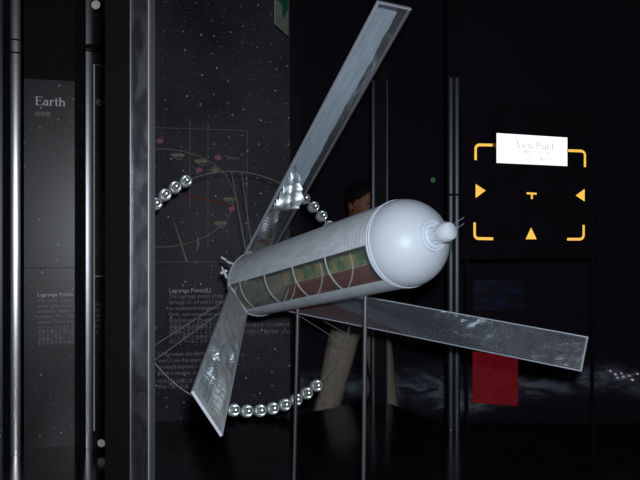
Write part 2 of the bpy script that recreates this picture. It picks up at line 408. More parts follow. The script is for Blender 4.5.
struct(obj('trim_1', box((80 - 320) / F * 2.55, (112 - 320) / F * 2.55, 2.55, 2.60, zt - .008, zt + .008), M_BLACK))
# small glowing discs by the narrow panel; the upper one imitates a reflected lamp
M_DISC = mat('dim_glowing_disc', (.5, .5, .5), .3, emit=(.8, .82, .7), estr=.16)
def lamp(label, px, py, D, r):  # builds one of the two small glowing discs
    c = W(px, py, D); T = Matrix.Translation(c) @ Matrix.Rotation(R(90), 4, 'X')
    e = empty('round_glow', c, label, 'lamp')
    obj('disc_backing', lathe([(0, -.05), (r * .8, -.05), (r * 1.15, -.01), (r * 1.15, .004), (r, .004), (r, .0), (0, .0)], 24), M_BLACK, e, T, True)
    obj('lens', lathe([(0, .006), (r * .6, .005), (r * .99, .0015)], 24), M_DISC, e, T, True)  # glowing face of the disc
    return e
lamp('small glowing disc imitating a lamp reflection high on the narrow panel', 96, 5, 2.585, .017)
lamp('small round glowing disc at the foot of the narrow panel', 101.5, 443, 2.60, .015)

# --- front column of the case
Dc = 1.2
cx = lambda px: (px - 320) / F * Dc
ec = empty('case_column', Vector((cx(128), Dc + .04, DECK)), 'black and grey steel corner column in front of the starry panel', 'column')
obj('black_face', box(cx(105), cx(130), Dc, Dc + .09, DECK, 3.1), mat('matt_black_foil', (.0022, .0013, .0019), .7, spec=.06), ec)
obj('bright_edge', prism([(cx(130), Dc + .004), (cx(130.4), Dc - .003), (cx(131.4), Dc - .003), (cx(132), Dc + .004)], DECK, 3.1), M_ALU, ec)
obj('steel_face', box(cx(132), cx(148), Dc + .002, Dc + .045, DECK, 3.1), M_COLUMN, ec)
obj('seam_bead', prism([(cx(148), Dc + .004), (cx(148.3), Dc - .002), (cx(149.2), Dc - .002), (cx(149.5), Dc + .004)], DECK, 3.1), M_LINE, ec)
obj('glass_channel', prism([(cx(149.5), Dc + .004), (cx(154.6), Dc + .004), (cx(155) * 1.022, Dc * 1.022), (cx(149.5), Dc * 1.03)], DECK, 3.1), M_RUBBER, ec)
# front pane of the case, running from the column towards the right
ga = Vector((cx(154.5), Dc + .010, 0)); gd = Vector((.83, -.557, 0))
gb = ga + gd * 1.0
gn = Vector((-gd.y, gd.x, 0)) * .003
def pane(name, a, b, z0, z1):
    d = (b - a).normalized(); nn = Vector((-d.y, d.x, 0)) * .0025
    p = [(a - nn).xy, (b - nn).xy, (b + nn).xy, (a + nn).xy]
    return struct(obj(name, prism([tuple(q) for q in p], z0, z1), M_GLASS))

# --- middle starry panel with the Lagrange diagram
PM = Plane(110, 3.02, 290, 3.12)
pm = empty('graphic_panel', PM.M @ Vector((PM.len / 2, 0, 0)), 'starry panel with Lagrange point diagram and text behind the ring of drums', 'panel')
board(PM, pm, M_STARS, 0, PM.len, 0, 2.6)
obj('side_frame', box(PM.len, PM.len + .045, 0, 2.6, -.03, .012), M_BLACK, pm, PM.M)
def pxline(pts, wd, m, name, closed=False, lift=.0015):
    return obj(name, poly_line([PM.at(*p) for p in pts], wd, closed), m, pm, PM.M @ Matrix.Translation((0, 0, lift)))
pxline([(120, 126.5), (247, 130.5), (247, 262), (120, 262)], .0022, M_TAN, 'diagram_frame', True)
pxline([(190, 120), (190, 206)], .0022, M_OLIVE, 'diagram_line')
pxline([(208, 122), (208, 250)], .0016, M_OLIVE, 'diagram_line')
pxline([(160 + 74 * math.cos(R(a)), 198 + 49 * math.sin(R(a))) for a in range(-100, 101, 5)], .0028, M_TAN, 'orbit_line')
pxline([(182, 193), (236, 207)], .007, M_RED, 'red_line', lift=.0012)
def disc(px, py, rx, ry, m, name, lift=.002):
    x, y = PM.at(px, py); k = 3.07 / F
    p = [(x + rx * k * math.cos(R(a)), y + ry * k * math.sin(R(a)), lift) for a in range(0, 360, 30)]
    return obj(name, (p, [tuple(range(12))]), m, pm, PM.M)
for i, (px, py) in enumerate([(160, 141), (218, 157.5), (199, 170), (232, 209)]):
    disc(px, py, 3.6, 2.6, M_PINK, 'point_label')
    obj('point_text', PM.place(text('L%d' % (5, 4, 3, 2)[i], .017), px - 2.2, py + 1.4, 1, 1, .003), M_TAN, pm, PM.M)
for px, py in [(178, 155), (201, 161), (230, 199), (221, 223)]:
    disc(px, py, 7, 1.7, M_OLIVE, 'shuttle_picture')
    pxline([(px - 5, py + 1.5), (px + 2, py + 5), (px + 5, py + 1)], .004, M_OLIVE, 'shuttle_wing', lift=.0018)
for a in range(0, 180, 45):
    dx, dy = 5 * math.cos(R(a)), 4 * math.sin(R(a)); pxline([(215 - dx, 170 - dy), (215 + dx, 170 + dy)], .005, M_TAN, 'star_burst', lift=.002 + a * 1e-6)
obj('point_text', PM.place(text('Moon', .022), 227, 159.5, 1.05, 1), M_TAN, pm, PM.M)
pxline([(197.5, 236), (198.5, 244), (196.5, 251)], [.002, .009, .001], M_PRINT, 'comet_picture')
pxline([(174, 222), (181, 243), (187, 262)], [.001, .006, .008], M_OLIVE, 'comet_picture')
obj('paragraph_heading', PM.place(text('Lagrange Points(L)', .0265), 169, 292.5, .93, 1), M_PRINTB, pm, PM.M)
obj('paragraph_text', PM.place(text('The Lagrange points of the Earth\nthrough L3, L4 and L5 make up\nan equilateral triangle with\nEarth, and sometimes with\nGravitational equality will be\norbiting around L4, L1, L2,\nL3 and L5.', .0235, 1.13), 169, 298, .93, 1), M_PRINT, pm, PM.M)
obj('paragraph_text', PM.place(text('ラグランジュ点は二つの天体\nの重力と遠心力がつりあう所\nでありＬ１からＬ５まである\nここに置いた物体は安定して\n回りつづけることができる。', .0190, 1.0), 169, 326, 1, 1), M_PRINT, pm, PM.M)
obj('paragraph_text', PM.place(text('L3 Between the Earth and the\nand L1 on the opposite side\nto reach beyond to the Moon\nEarth’s motion, all', .0250, 1.13), 158, 356, .93, 1), M_PRINT, pm, PM.M)
obj('paragraph_text', PM.place(text('地球と月の間にある\n宇宙の島への道', .0190, 1.3), 158, 383, 1, 1), M_PRINT, pm, PM.M)
obj('paragraph_text', PM.place(text('つりあう点・月と地球の引力圏\n\nに浮かぶ・島の宇宙・人工重力', .0165, .95), 245, 326.5, 1, 1), M_PRINT, pm, PM.M)

# --- back posts and panes
e = post('back_post', 'slim black post with pale edge strip behind the model’s dome', 371.5, 388, 3.36, .07, group=None)
x = lambda px, D: (px - 320) / F * D
zt = W(0, 80, 3.36).z
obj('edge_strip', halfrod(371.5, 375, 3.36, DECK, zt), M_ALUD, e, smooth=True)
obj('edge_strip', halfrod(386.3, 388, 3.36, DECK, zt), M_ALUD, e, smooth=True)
e = post('back_post', 'slim grey post with twin metal strips between the dome and View Point sign', 447.5, 460, 2.90, .05)
zt = W(0, 78, 2.9).z
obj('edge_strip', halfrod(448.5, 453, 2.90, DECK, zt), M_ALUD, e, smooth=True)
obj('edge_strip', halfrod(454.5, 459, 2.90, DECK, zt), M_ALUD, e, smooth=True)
zb = W(0, 195, 2.9).z
obj('clamp_band', box(x(447, 2.9), x(460, 2.9), 2.875, 2.90, zb - .004, zb + .004), M_BLACK, e)
pane('window_1', Vector((-.07, 3.155, 0)), Vector((.262, 3.40, 0)), DECK, 2.6)
pane('window_2', Vector((.335, 3.35, 0)), Vector((.55, 2.955, 0)), DECK, 2.6)
pane('window_3', ga, gb, DECK, 2.6)

# ---------------------------------------------------------------- the space colony model
def c2w(x, y, z): return Vector((x, z, CAMZ - y))
def v2w(x, y, z): return Vector((x, z, -y))
C0 = c2w(-.20644, .14099, 2.187); AX = v2w(.52697, -.17662, -.83133); E1 = v2w(.84461, 0, .53539); E2 = AX.cross(E1)
LC = .7563; RAD = .1
MC = Matrix.Identity(4)
for i in range(3): MC[i][0], MC[i][1], MC[i][2], MC[i][3] = E1[i], E2[i], AX[i], C0[i]
rod_px = [((298, 300), (294.0, 480)), ((365.5, 291), (363.5, 480))]
colony = empty('space_colony_model', Vector((0.02, 1.95, DECK)), 'frosted white cylinder space colony model with three mirror wings on two rods', 'model')
def sector(a0, a1, ro, ri, t0, t1, n=14, nz=2):
    V, Fc = [], []
    ts = [t0 + (t1 - t0) * j / (nz - 1) for j in range(nz)]
    for t in ts:
        for rr in (ro, ri):
            for k in range(n + 1):
                a = R(a0 + (a1 - a0) * k / n); V.append((rr * math.cos(a), rr * math.sin(a), t))
    S = 2 * (n + 1); q = n + 1
    for j in range(nz - 1):
        b, c = j * S, (j + 1) * S
        for k in range(n):
            Fc += [(b + k, b + k + 1, c + k + 1, c + k), (b + q + k + 1, b + q + k, c + q + k, c + q + k + 1)]
        Fc += [(b, c, c + q, b + q), (b + n, b + q + n, c + q + n, c + n)]
    for b, rev in ((0, False), ((nz - 1) * S, True)):
        for k in range(n):
            f = (b + k, b + q + k, b + q + k + 1, b + k + 1); Fc.append(f[::-1] if rev else f)
    return V, Fc
PHI = 90.8
WLO, WHI = -30, 24                                 # each window's angular span about its mirror
for k in range(3):
    c = PHI + 120 * k
    wn = obj('window_strip', sector(c + WLO, c + WHI, RAD - .0015, RAD - .003, .022, LC - .004), (M_WINDOW, M_WINDOW, M_WINRED)[k], colony, MC, True)
    ls = obj('land_strip', sector(c + WHI, c + 120 + WLO, RAD, RAD - .003, .02, LC), M_LAND, colony, MC, True)
    obj('terrain', sector(c + WHI + 1, c + 119 + WLO, RAD - .0032, RAD - .0045, .022, LC - .004), M_TERR, ls, MC, True)
    wn['label'] = ('clear window strip', 'clear window strip', 'red brown window strip')[k]
for t in (.12, .33, .54, .75):
    a = [((RAD - .0042) * math.cos(R(q)), (RAD - .0042) * math.sin(R(q)), t * LC) for q in range(0, 360, 6)]
    obj('hoop', tube(a, .0020, 6, True), M_WHITE, colony, MC, True)
# near dome with its seam collars
prof = [(RAD * math.cos(R(a)), LC + RAD * math.sin(R(a))) for a in range(0, 91, 5)]
dome = obj('dome', lathe(prof, 64), M_FROST, colony, MC, True)
for t, rr in ((LC - .012, .1012), (LC - .003, .1018)):
    obj('seam_ring', lathe([(rr - .002, t - .003), (rr, t - .002), (rr, t + .002), (rr - .002, t + .003)], 64, True), M_FROST, dome, MC, True)
obj('end_bulkhead', lathe([(RAD - .001, .018), (.07, -.002), (.035, -.012), (0, -.014)], 48), noisy('olive_grey_bulkhead', (.20, .20, .155), .7, .4, 40), colony, MC, True)
obj('end_collar', lathe([(RAD - .003, .024), (RAD + .003, .024), (RAD + .003, .012), (RAD + .001, .008), (RAD - .003, .008)], 56, True), mat('clear_grey_plastic', (.5, .53, .56), .25), colony, MC, True)
port = obj('docking_port', lathe([(.019, LC + .095), (.018, LC + .110), (.018, LC + .118), (.0195, LC + .121), (.0215, LC + .128), (.0215, LC + .142), (.018, LC + .150), (.010, LC + .154), (0, LC + .155)], 32), M_FROST, colony, MC, True)
for rr, t in ((.034, .0935), (.027, .0965)):
    obj('port_ring', lathe([(rr - .0025, LC + t), (rr - .002, LC + t + .003), (rr + .001, LC + t + .003), (rr + .002, LC + t - .002)], 36), M_FROST, port, MC, True)
for k in range(10):
    a = R(36 * k); obj('port_fin', xf(box(.0175, .0208, -.0013, .0013, LC + .102, LC + .122), Matrix.Rotation(a, 4, 'Z')), M_FROST, port, MC)
for p0, p1 in (((455, 223), (464, 217.5)), ((456, 229), (464, 223.5))):
    obj('antenna', tube([W(*p0, 1.425), W(*p1, 1.405)], .0008, 6), M_WIRE, port)
# mirrors
MW, ML = .0966, .898
def rail(x0, x1, y0, y1, z0, z1): return bevbox(x0, x1, y0, y1, z0, z1, .001)
def sheet(parent, M, name, m, xl, xr, y0, y1, nx, ny, h):
    V, Fc = [], []
    for j in range(ny + 1):
        y = y0 + (y1 - y0) * j / ny; a, b = xl(y), xr(y)
        for i in range(nx + 1):
            x = a + (b - a) * i / nx; V.append((x, y, h(x, y)))
    for j in range(ny):
        for i in range(nx):
            k = j * (nx + 1) + i; Fc.append((k, k + 1, k + nx + 2, k + nx + 1))
    return obj(name, (V, Fc), m, parent, M, True)
TH = (.521, .598, .604)
for k in range(3):
    a = R(PHI + 120 * k); th = TH[k]
    r = E1 * math.cos(a) + E2 * math.sin(a); t = AX.cross(r)
    d = AX * math.cos(th) + r * math.sin(th); nn = AX * math.sin(th) - r * math.cos(th)
    b = C0 + AX * .045 + r * .096
    Mm = Matrix.Identity(4)
    for i in range(3): Mm[i][0], Mm[i][1], Mm[i][2], Mm[i][3] = -t[i], d[i], nn[i], b[i]
    wing = obj('mirror_wing', box(-MW / 2, MW / 2, 0, ML, -.002, 0), M_RAIL, colony, Mm)
    wing['label'] = 'long gridded mirror wing'
    obj('mirror_film', box(-MW / 2 + .003, MW / 2 - .003, .004, ML - .004, 0.0, .0008), M_FOIL if k == 1 else M_MIRROR, wing, Mm)
    rw, rt, rh = ((.0036, .003, .006), (.0022, .0028, .0035), (.0014, .0011, .002))[k]
    for s in (-1, 1):
        obj('side_rail', bevbox(*sorted((s * MW / 2, s * (MW / 2 - (rw if s < 0 or k else .0014)))), 0, ML, -.002, rh, .0004), M_ROD if k == 0 and s > 0 else M_RAIL, wing, Mm)
    obj('end_rail', bevbox(-MW / 2, MW / 2, ML - rt, ML + rt * .3, -.002, rh, .0004), M_RAIL, wing, Mm)
    obj('hinge', tube([(-MW / 2, 0, 0), (MW / 2, 0, 0)], .004, 10), M_RAIL, wing, Mm)
    if k == 0:                                     # added pale sheet imitating a bright reflection over most of the upper wing
        ex_ = lambda y: .019 - .006 * (y - .29) + .0010 * math.sin(y * 61) + .0009 * math.sin(y * 143 + 1) + .0006 * math.sin(y * 311)
        sheet(wing, Mm, 'reflection_sheet', M_SATIN, lambda y: -.043, ex_, .29, .884, 10, 60,
              lambda x, y: .0042 + .0012 * math.sin(y * 19 + x * 30) + .0010 * math.sin(x * 60))
        def cr(x, y):
            a = .63 * x - .78 * y + .005 * math.sin(x * 95 + y * 33) + .003 * math.sin(x * 47 - y * 120); tw = (a / .019) % 1.0
            return .004 + .020 * (tw if tw < .85 else (1 - tw) * .85 / .15) * min(1, max(0, 2.2 * math.sin(math.pi * (y - .20) / .185))) + .0012 * math.sin(x * 190 + y * 60)
        sheet(wing, Mm, 'crushed_film', M_CRUSH, lambda y: -.041, lambda y: min(.038, .036 - (y - .27) * .62) + .003 * math.sin(y * 150), .20, .385, 40, 110, cr)
        sheet(wing, Mm, 'crushed_film', M_CRUSH, lambda y: -.043, lambda y: -.004 + .004 * math.sin(y * 90), .085, .20, 18, 50,
              lambda x, y: .002 + .0025 * (1 + math.sin(y * 520 + 90 * x)) * max(0, math.sin(math.pi * (y - .085) / .115)) + .003 * (1 + math.sin(x * 160 + y * 40)))
    if k == 1:
        def rip(x, y):
            g_ = lambda cx_, cy_, sx_, sy_: math.exp(-((x - cx_) / sx_) ** 2 - ((y - cy_) / sy_) ** 2)
            q = g_(-.018, .76, .014, .08)
            return .0015 + .004 * q * (1 + math.sin(y * 235 + 60 * x + 1.8 * math.sin(x * 210) + 1.2 * math.sin(y * 37))) + .0006 * math.sin(y * 60 + x * 90)
        sheet(wing, Mm, 'crushed_film', M_DULLF, lambda y: -.0445, lambda y: .0445, .01, .89, 30, 300, rip)
        for x0_, x1_, y0_, y1_, ht in ((.006, .040, .50, .875, .0075), (-.040, -.010, .36, .60, .0065)):
            def saw(x, y):
                u = (y - y0_) / (y1_ - y0_); v = (x - x0_) / (x1_ - x0_)
                env = max(0, math.sin(math.pi * u)) ** .35 * max(0, math.sin(math.pi * v)) ** .4
                ph = (y + .45 * x + .005 * math.sin(x * 300 + y * 25) + .003 * math.sin(x * 620 + 9 * y)) / .021
                f_ = ph % 1.0; k_ = .5 + .5 * math.sin(int(ph) * 7.3 + 3)
                return .0032 + ht * env * (.35 + .65 * k_) * (f_ / .9 if f_ < .9 else (1 - f_) * 10)
            sheet(wing, Mm, 'crushed_film', M_CRUSH, lambda y: x0_ + .002 * math.sin(y * 60), lambda y: x1_ + .002 * math.sin(y * 47), y0_, y1_, 16, 220, saw)
# ring of drums
RN = (AX + E1 * -.0277 + E2 * .0866).normalized()
RC = C0 + AX * -.0419; RR = .3915
G1 = (E1 - RN * E1.dot(RN)).normalized(); G2 = RN.cross(G1)
def rp(deg, r=RR): return RC + (G1 * math.cos(R(deg)) + G2 * math.sin(R(deg))) * r
obj('ring_wire', tube([rp(q) for q in range(0, 360, 3)], .0013, 6, True), M_WIRE, colony, None, True)
for c in (89.4, 209.4, 329.4):
    for s in (-2.7, 2.7):
        obj('spoke', tube([rp(c + s), RC + (rp(c + s * 2.6) - RC).normalized() * .085 + AX * .03], .0011, 6), M_WIRE, colony)
DR = .0192
dm = obj('drum', lathe([(0, -.016), (DR * .6, -.0155), (DR * .92, -.011), (DR, -.004), (DR, .008), (DR * .96, .011), (DR * .84, .012), (DR * .80, .010)], 28), M_DRUM, colony, MC, True)
di = obj('dish', lathe([(DR * .82, .0105), (DR * .7, .0065), (DR * .45, .003), (DR * .2, .0015), (0, .001)], 28), M_DISH, dm, MC, True)
cr = obj('core', lathe([(DR * .22, .001), (DR * .22, .005), (DR * .14, .008), (0, .009)], 16), M_CORE, dm, MC, True)
first = True
for c in (27.8, 145.9, 271.1):
    for j in range(10):
        q = c + (j - 4.5) * 6.4
        z = RN; x_ = (rp(q) - RC).normalized(); y_ = z.cross(x_)
        M = Matrix.Identity(4); p = rp(q)
        for i in range(3): M[i][0], M[i][1], M[i][2], M[i][3] = x_[i], y_[i], z[i], p[i]
        if first:
            tri = (dm, di, cr); first = False
        else:
            tri = tuple(o.copy() for o in (dm, di, cr))
            for o in tri: col.objects.link(o)
            tri[0].parent = colony; tri[1].parent = tri[0]; tri[2].parent = tri[0]
        tri[0].matrix_basis = WM[colony.name].inverted() @ M
        for o in tri[1:]: o.matrix_basis = Matrix.Identity(4)
# supply craft on pins by the far end
p = W(224.5, 273, 2.13); ang = Matrix.Translation(p) @ Matrix.Rotation(R(-24), 4, 'Y')
ship = obj('shuttle', lathe([(0, .024), (.0025, .018), (.0035, .006), (.0038, -.012), (.002, -.020), (0, -.021)], 12), M_WHITE, colony, ang, True)
obj('wing', prism([(-.011, -.001), (.011, -.001), (.003, .001), (-.003, .001)], 0, .008), M_WHITE, ship, ang)
obj('pin', tube([p, W(233, 277, 2.13)], .0008, 6), M_WIRE, ship)
for a_, b_ in (((221, 257), (226, 260)), ((226.5, 261), (231, 263.5)), ((231.5, 263), (235, 266))):
    obj('cargo_module', tube([W(*a_, 2.14), W(*b_, 2.14)], [.003, .0045], 8), M_WHITE, colony)
# support rods from the land strip down to the deck
for (a_, b_), D in zip(rod_px, (1.995, 1.71)):
    top = W(*a_, D); low = W(*b_, D); d = (low - top); low = top + d * ((DECK + .001 - top.z) / d.z)
    rd = obj('support_rod', tube([top, low], .0052, 12), M_ROD, colony, None, True)
    obj('foot_plate', lathe([(0, .006), (.02, .006), (.022, .004), (.022, 0)], 24), M_ROD, rd, Matrix.Translation(low))

# ---------------------------------------------------------------- View Point sign
M_BOARD = noisy('dark_board_paint', (.020, .015, .021), .85, spec=.1, scale=8)
PV = Plane(462, 3.22, 598, 3.50, 0)
pv = empty('view_point_sign', PV.M @ Vector((PV.len / 2, 0, 0)), 'lit white View Point sign box with amber corner brackets and arrows', 'sign')
px0, py0 = PV.at(464, 255); px1, py1 = PV.at(596, 128)
obj('dark_board', box(0.0, PV.len, py0 - .02, 1.95, -.012, 0), M_BOARD, pv, PV.M)
for s in (.03, PV.len - .03):
    obj('stand_pole', box(s - .006, s + .006, 0, py0 - .02, -.012, 0), M_BOARD, pv, PV.M)
    obj('stand_foot', box(s - .02, s + .02, 0, .012, -.15, .14), M_BOARD, pv, PV.M)
u0, t0 = PV.at(496.5, 132.5, .03); u1, b0 = PV.at(567.5, 165.5, .03)
t0 = PV.at(530, 135, .03)[1]; b0 = PV.at(530, 164.5, .03)[1]
lb = obj('light_box', bevbox(u0, u1, b0, t0, 0.0, .0296, .002), M_WHITE, pv, PV.M)
obj('lit_face', box(u0 + .001, u1 - .001, b0 + .001, t0 - .001, .0296, .030), M_LITBOX, lb, PV.M)
obj('box_shell', box(u0 - .003, u0 + .0, b0, t0, 0, .029), M_ALUD, pv, PV.M)
g, wd = serif('View Point'); k = (PV.at(552, 148)[0] - PV.at(514.5, 148)[0]) / wd
obj('sign_text', PV.place(g, 512, 149, k, k * 1.1, .0312), M_LITTXT, pv, PV.M)
obj('sign_text', PV.place(text('観覧ポイントから見る', .0165), 520, 153.8, 1, 1, .0312), M_LITSML, pv, PV.M)
obj('sign_text', PV.place(text('ここから　ご覧ください', .0185), 517, 160, 1, 1, .0312), M_LITSML, pv, PV.M)
def mk(pts, name, wd=None, closed=False):
    P2 = [PV.at(*p) for p in pts]
    if wd: vf = poly_line(P2, wd)
    else: vf = ([(a, b, 0) for a, b in P2], [tuple(range(len(P2)))])
    V, Fc = vf; V2 = [(a, b, .001) for a, b, c in V]
    obj(name, (V2, Fc), M_AMBER, pv, PV.M)
def corner(a, b, c, r=4):
    a, b, c = Vector(a), Vector(b), Vector(c); d1 = (a - b).normalized(); d2 = (c - b).normalized(); out = [a]
    for k in range(7):
        t = R(90 * k / 6); out.append(b + d1 * r * (1 - math.sin(t)) + d2 * r * (1 - math.cos(t)))
    return [tuple(q) for q in out + [c]]
mk(corner((475.5, 160), (475.5, 144.8), (496, 145.2)), 'corner_bracket', .013)
mk(corner((568, 150.6), (584.8, 151.2), (584.8, 167)), 'corner_bracket', .013)
mk(corner((474.5, 222.5), (474.5, 238.5), (493, 238.8)), 'corner_bracket', .013)
mk(corner((567, 239.2), (583.5, 239.2), (583.5, 225)), 'corner_bracket', .013)
mk([(475.5, 184), (485.5, 190.5), (475.5, 198)], 'arrow_mark')
mk([(584.5, 189), (584.5, 201.5), (575.5, 195.5)], 'arrow_mark')
mk([(531, 227.5), (536.5, 239.2), (525.5, 239.2)], 'arrow_mark')
mk([(526.5, 192.3), (536.5, 192.8), (536.5, 194.6), (532.7, 194.6), (532.7, 199), (530.8, 199), (530.8, 194.5), (526.5, 194.2)], 'centre_mark')

# ---------------------------------------------------------------- things in the dark hall beyond
def board_px(name, corners, D, dep, m, label, cat):
    P = [W(px, py, D) for px, py in corners]; n = len(P)
    V = P + [p + Vector((0, dep, 0)) for p in P]
    return tag(obj(name, (V, [tuple(range(n)), tuple(range(2 * n - 1, n - 1, -1))] + [(i, n + i, n + (i + 1) % n, (i + 1) % n) for i in range(n)]), m), label, cat)
M_REDLIT = mat('backlit_red', (.15, .005, .01), .5, emit=(.21, .006, .012), estr=1.0); n_, l_, b_ = nodes(M_REDLIT)
t_ = tex(M_REDLIT, 'ShaderNodeTexNoise', coords(M_REDLIT, scale=(8, 1, 20)), Scale=1.0, Detail=5.0, Distortion=1.0)
l_.new(ramp(M_REDLIT, t_.outputs['Fac'], [(.3, (.06, .002, .004)), (.7, (.10, .003, .006))]), b_.inputs['Emission Color'])
board_px('red_panel', [(473.5, 352), (518, 357.5), (517.5, 406), (473.5, 402.5)], 4.87, .03, M_REDLIT, 'square red lit panel on the dark wall below the mirror wing', 'panel')
M_BLUELIT = mat('dim_blue_screen', (.01, .01, .02), .4); n_, l_, b_ = nodes(M_BLUELIT)
t_ = tex(M_BLUELIT, 'ShaderNodeTexNoise', coords(M_BLUELIT, scale=(4, 1, 9)), Scale=2.2, Detail=3.0)
l_.new(ramp(M_BLUELIT, t_.outputs['Fac'], [(.45, (.001, .001, .002)), (.62, (.002, .003, .012)), (.74, (.02, .03, .08))]), b_.inputs['Emission Color'])
b_.inputs['Emission Strength'].default_value = 1.0
sc = empty('wall_screen', W(500, 309, 4.9), 'dim blue screen on the dark wall above the mirror wing', 'screen')
c0, c1 = W(474, 310, 4.87), W(524, 280, 4.87)
obj('frame', box(c0.x - .02, c1.x + .02, 4.875, 4.9, c0.z - .02, c1.z + .02), M_STREAKS, sc)
obj('screen', box(c0.x, c1.x, 4.868, 4.876, c0.z, c1.z), M_BLUELIT, sc)
c = W(433, 180, 4.88)
gl = empty('indicator_lamp', c, 'small green indicator light on the dark wall above the dome', 'lamp')
TR = Matrix.Translation(c) @ Matrix.Rotation(R(90), 4, 'X')
obj('bezel', lathe([(.024, -.02), (.024, .003), (.019, .004)], 20), M_BLACK, gl, TR)
obj('lens', lathe([(.019, .002), (.012, .008), (0, .010)], 20), mat('green_lens', (.05, .12, .07), .4, emit=(.02, .075, .03), estr=1.0), gl, TR, True)
M_GLINT = mat('tiny_lamp', (.5, .5, .5), .4, emit=(.75, .68, .72), estr=.35)
for px, py, rr in [(611, 371, .006), (616, 374.5, .007), (622, 373.5, .005), (624, 377, .006), (630, 376, .005), (633, 380, .008), (618, 378, .005), (638, 374, .006)]:
    c = W(px, py, 4.885)
    tag(obj('star_lamp', lathe([(0, -.015), (rr, -.015), (rr, .0), (rr * .6, rr * .7), (0, rr)], 10), M_GLINT, None, Matrix.Translation(c) @ Matrix.Rotation(R(90), 4, 'X')),
        'tiny white light twinkling on the dark wall', 'lamp', 'tiny lights on the dark wall')
# exit sign hanging from the ceiling
PX = Plane(275.5, 2.70, 288.5, 2.85, 0)
zb = [PX.at(276, 24)[1], PX.at(288, 35)[1]]; zb = sum(zb) / 2
ex = empty('exit_sign', PX.M @ Vector((PX.len / 2, zb, 0)), 'green and white emergency exit sign hanging from the ceiling', 'sign')
M_EXW = mat('exit_sign_white', (.14, .16, .14), .5, emit=(.03, .036, .03), estr=1.0)
M_EXG = mat('exit_sign_green', (.01, .05, .03), .5, emit=(.002, .018, .012), estr=1.0)
L = PX.len
obj('sign_body', box(0, L, zb, zb + .19, -.006, 0), M_EXW, ex, PX.M)
obj('green_field', box(.01, L - .01, zb + .10, zb + .18, 0, .002), M_EXG, ex, PX.M)
obj('arrow', ([(L * .45, zb + .105, .003), (L * .93, zb + .105, .003), (L * .55, zb + .045, .003), (L * .45, zb + .07, .003), (L * .62, zb + .10, .003)], [(0, 4, 3), (4, 1, 2, 3)]), M_EXG, ex, PX.M)
for s in (.05, L - .05):
    obj('hanger', box(s - .008, s + .008, zb + .19, 3.1, -.006, -.001), M_BLACK, ex, PX.M)

# ---------------------------------------------------------------- visitor standing behind the case
def skin(name, pts, edges, rad, m, parent=None, sub=2, extra=None):
    me = bpy.data.meshes.new(name); me.from_pydata(pts, edges, []); o = bpy.data.objects.new(name, me); col.objects.link(o)
    md = o.modifiers.new('s', 'SKIN'); md.use_smooth_shade = True
    for i, v in enumerate(me.skin_vertices[0].data):
        rr = rad[i]; v.radius = rr if isinstance(rr, tuple) else (rr, rr); v.use_root = (i == 0)
    o.modifiers.new('u', 'SUBSURF').levels = sub
    dg = bpy.context.evaluated_depsgraph_get(); dg.update()
    ev = bpy.data.meshes.new_from_object(o.evaluated_get(dg)); bpy.data.objects.remove(o); bpy.data.meshes.remove(me)
    vf = [tuple(v.co) for v in ev.vertices], [tuple(p.vertices) for p in ev.polygons]; bpy.data.meshes.remove(ev)
    return join(vf, *(extra or []))
M_SKIN = mat('skin', (.55, .21, .12), .55, Subsurface_Weight=.0)
M_KHAKI = noisy('khaki_cotton', (.68, .55, .43), .9, .15, 30, spec=.15)
bump(M_KHAKI, tex(M_KHAKI, 'ShaderNodeTexNoise', coords(M_KHAKI, scale=(14, 14, 5)), Scale=1.0, Detail=3.0, Distortion=1.0).outputs['Fac'], .7, .02)
M_SHIRT = noisy('black_cotton', (.010, .010, .012), .9, .2, 30, spec=.1)
M_HAIR = mat('dark_hair', (.022, .016, .015), .6, spec=.2)
M_SHOE = mat('dark_shoe', (.015, .013, .012), .5)
PXC, PY = .235, 3.78
pel = (PXC, PY, .90)
hipL, hipR = (.150, PY - .01, .86), (.305, PY + .01, .86)
kneL, kneR = (.062, PY - .05, .50), (.352, PY + .03, .48)
ankL, ankR = (-.035, PY - .01, .09), (.43, PY + .05, .09)
toeL, toeR = (-.06, PY - .16, .035), (.47, PY - .09, .035)
hd = Vector((.228, PY - .02, 1.492))
sho = 1.315
shL, shR = (.075, PY, sho), (.395, PY, sho)
elL, elR = (.015, PY - .06, 1.06), (.435, PY - .02, 1.06)
wrL, wrR = (.135, PY - .20, 1.30), (.33, PY - .22, 1.12)
body = empty('visitor_root', (0, 0, 0), '-', '-'); bpy.data.objects.remove(body)
head_v, head_f = lathe([(0, -.118), (.035, -.115), (.055, -.098), (.068, -.06), (.076, -.01), (.080, .03), (.078, .065), (.062, .095), (.035, .112), (0, .118)], 24)
FA = R(-40)                                            # the face is turned to the right of the hall
HM = Matrix.Translation(hd) @ Matrix.Rotation(R(40), 4, 'Z') @ Matrix.Diagonal((.93, 1.18, 1, 1))
head = xf((head_v, head_f), HM)
nose = xf(([(-.014, -.066, -.025), (.014, -.066, -.025), (0, -.094, -.022), (0, -.072, .022), (0, -.06, -.035)], [(0, 2, 3), (2, 1, 3), (0, 4, 2), (4, 1, 2)]), HM)
def ball(c, r, sc=(1, 1, 1)):
    v, f = lathe([(math.sin(R(a)) * r, -math.cos(R(a)) * r) for a in range(0, 181, 20)], 12)
    return [(c[0] + p[0] * sc[0], c[1] + p[1] * sc[1], c[2] + p[2] * sc[2]) for p in v], f
ears = [xf(ball((s * .082, .005, -.01), .028, (.35, .6, 1)), HM) for s in (-1, 1)]
pts = [pel, (PXC, PY, 1.08), (PXC, PY, 1.25), (PXC, PY - .005, 1.36), tuple(hd - Vector((0, 0, .06))),
       hipL, kneL, ankL, toeL, hipR, kneR, ankR, toeR, shL, elL, wrL, shR, elR, wrR]
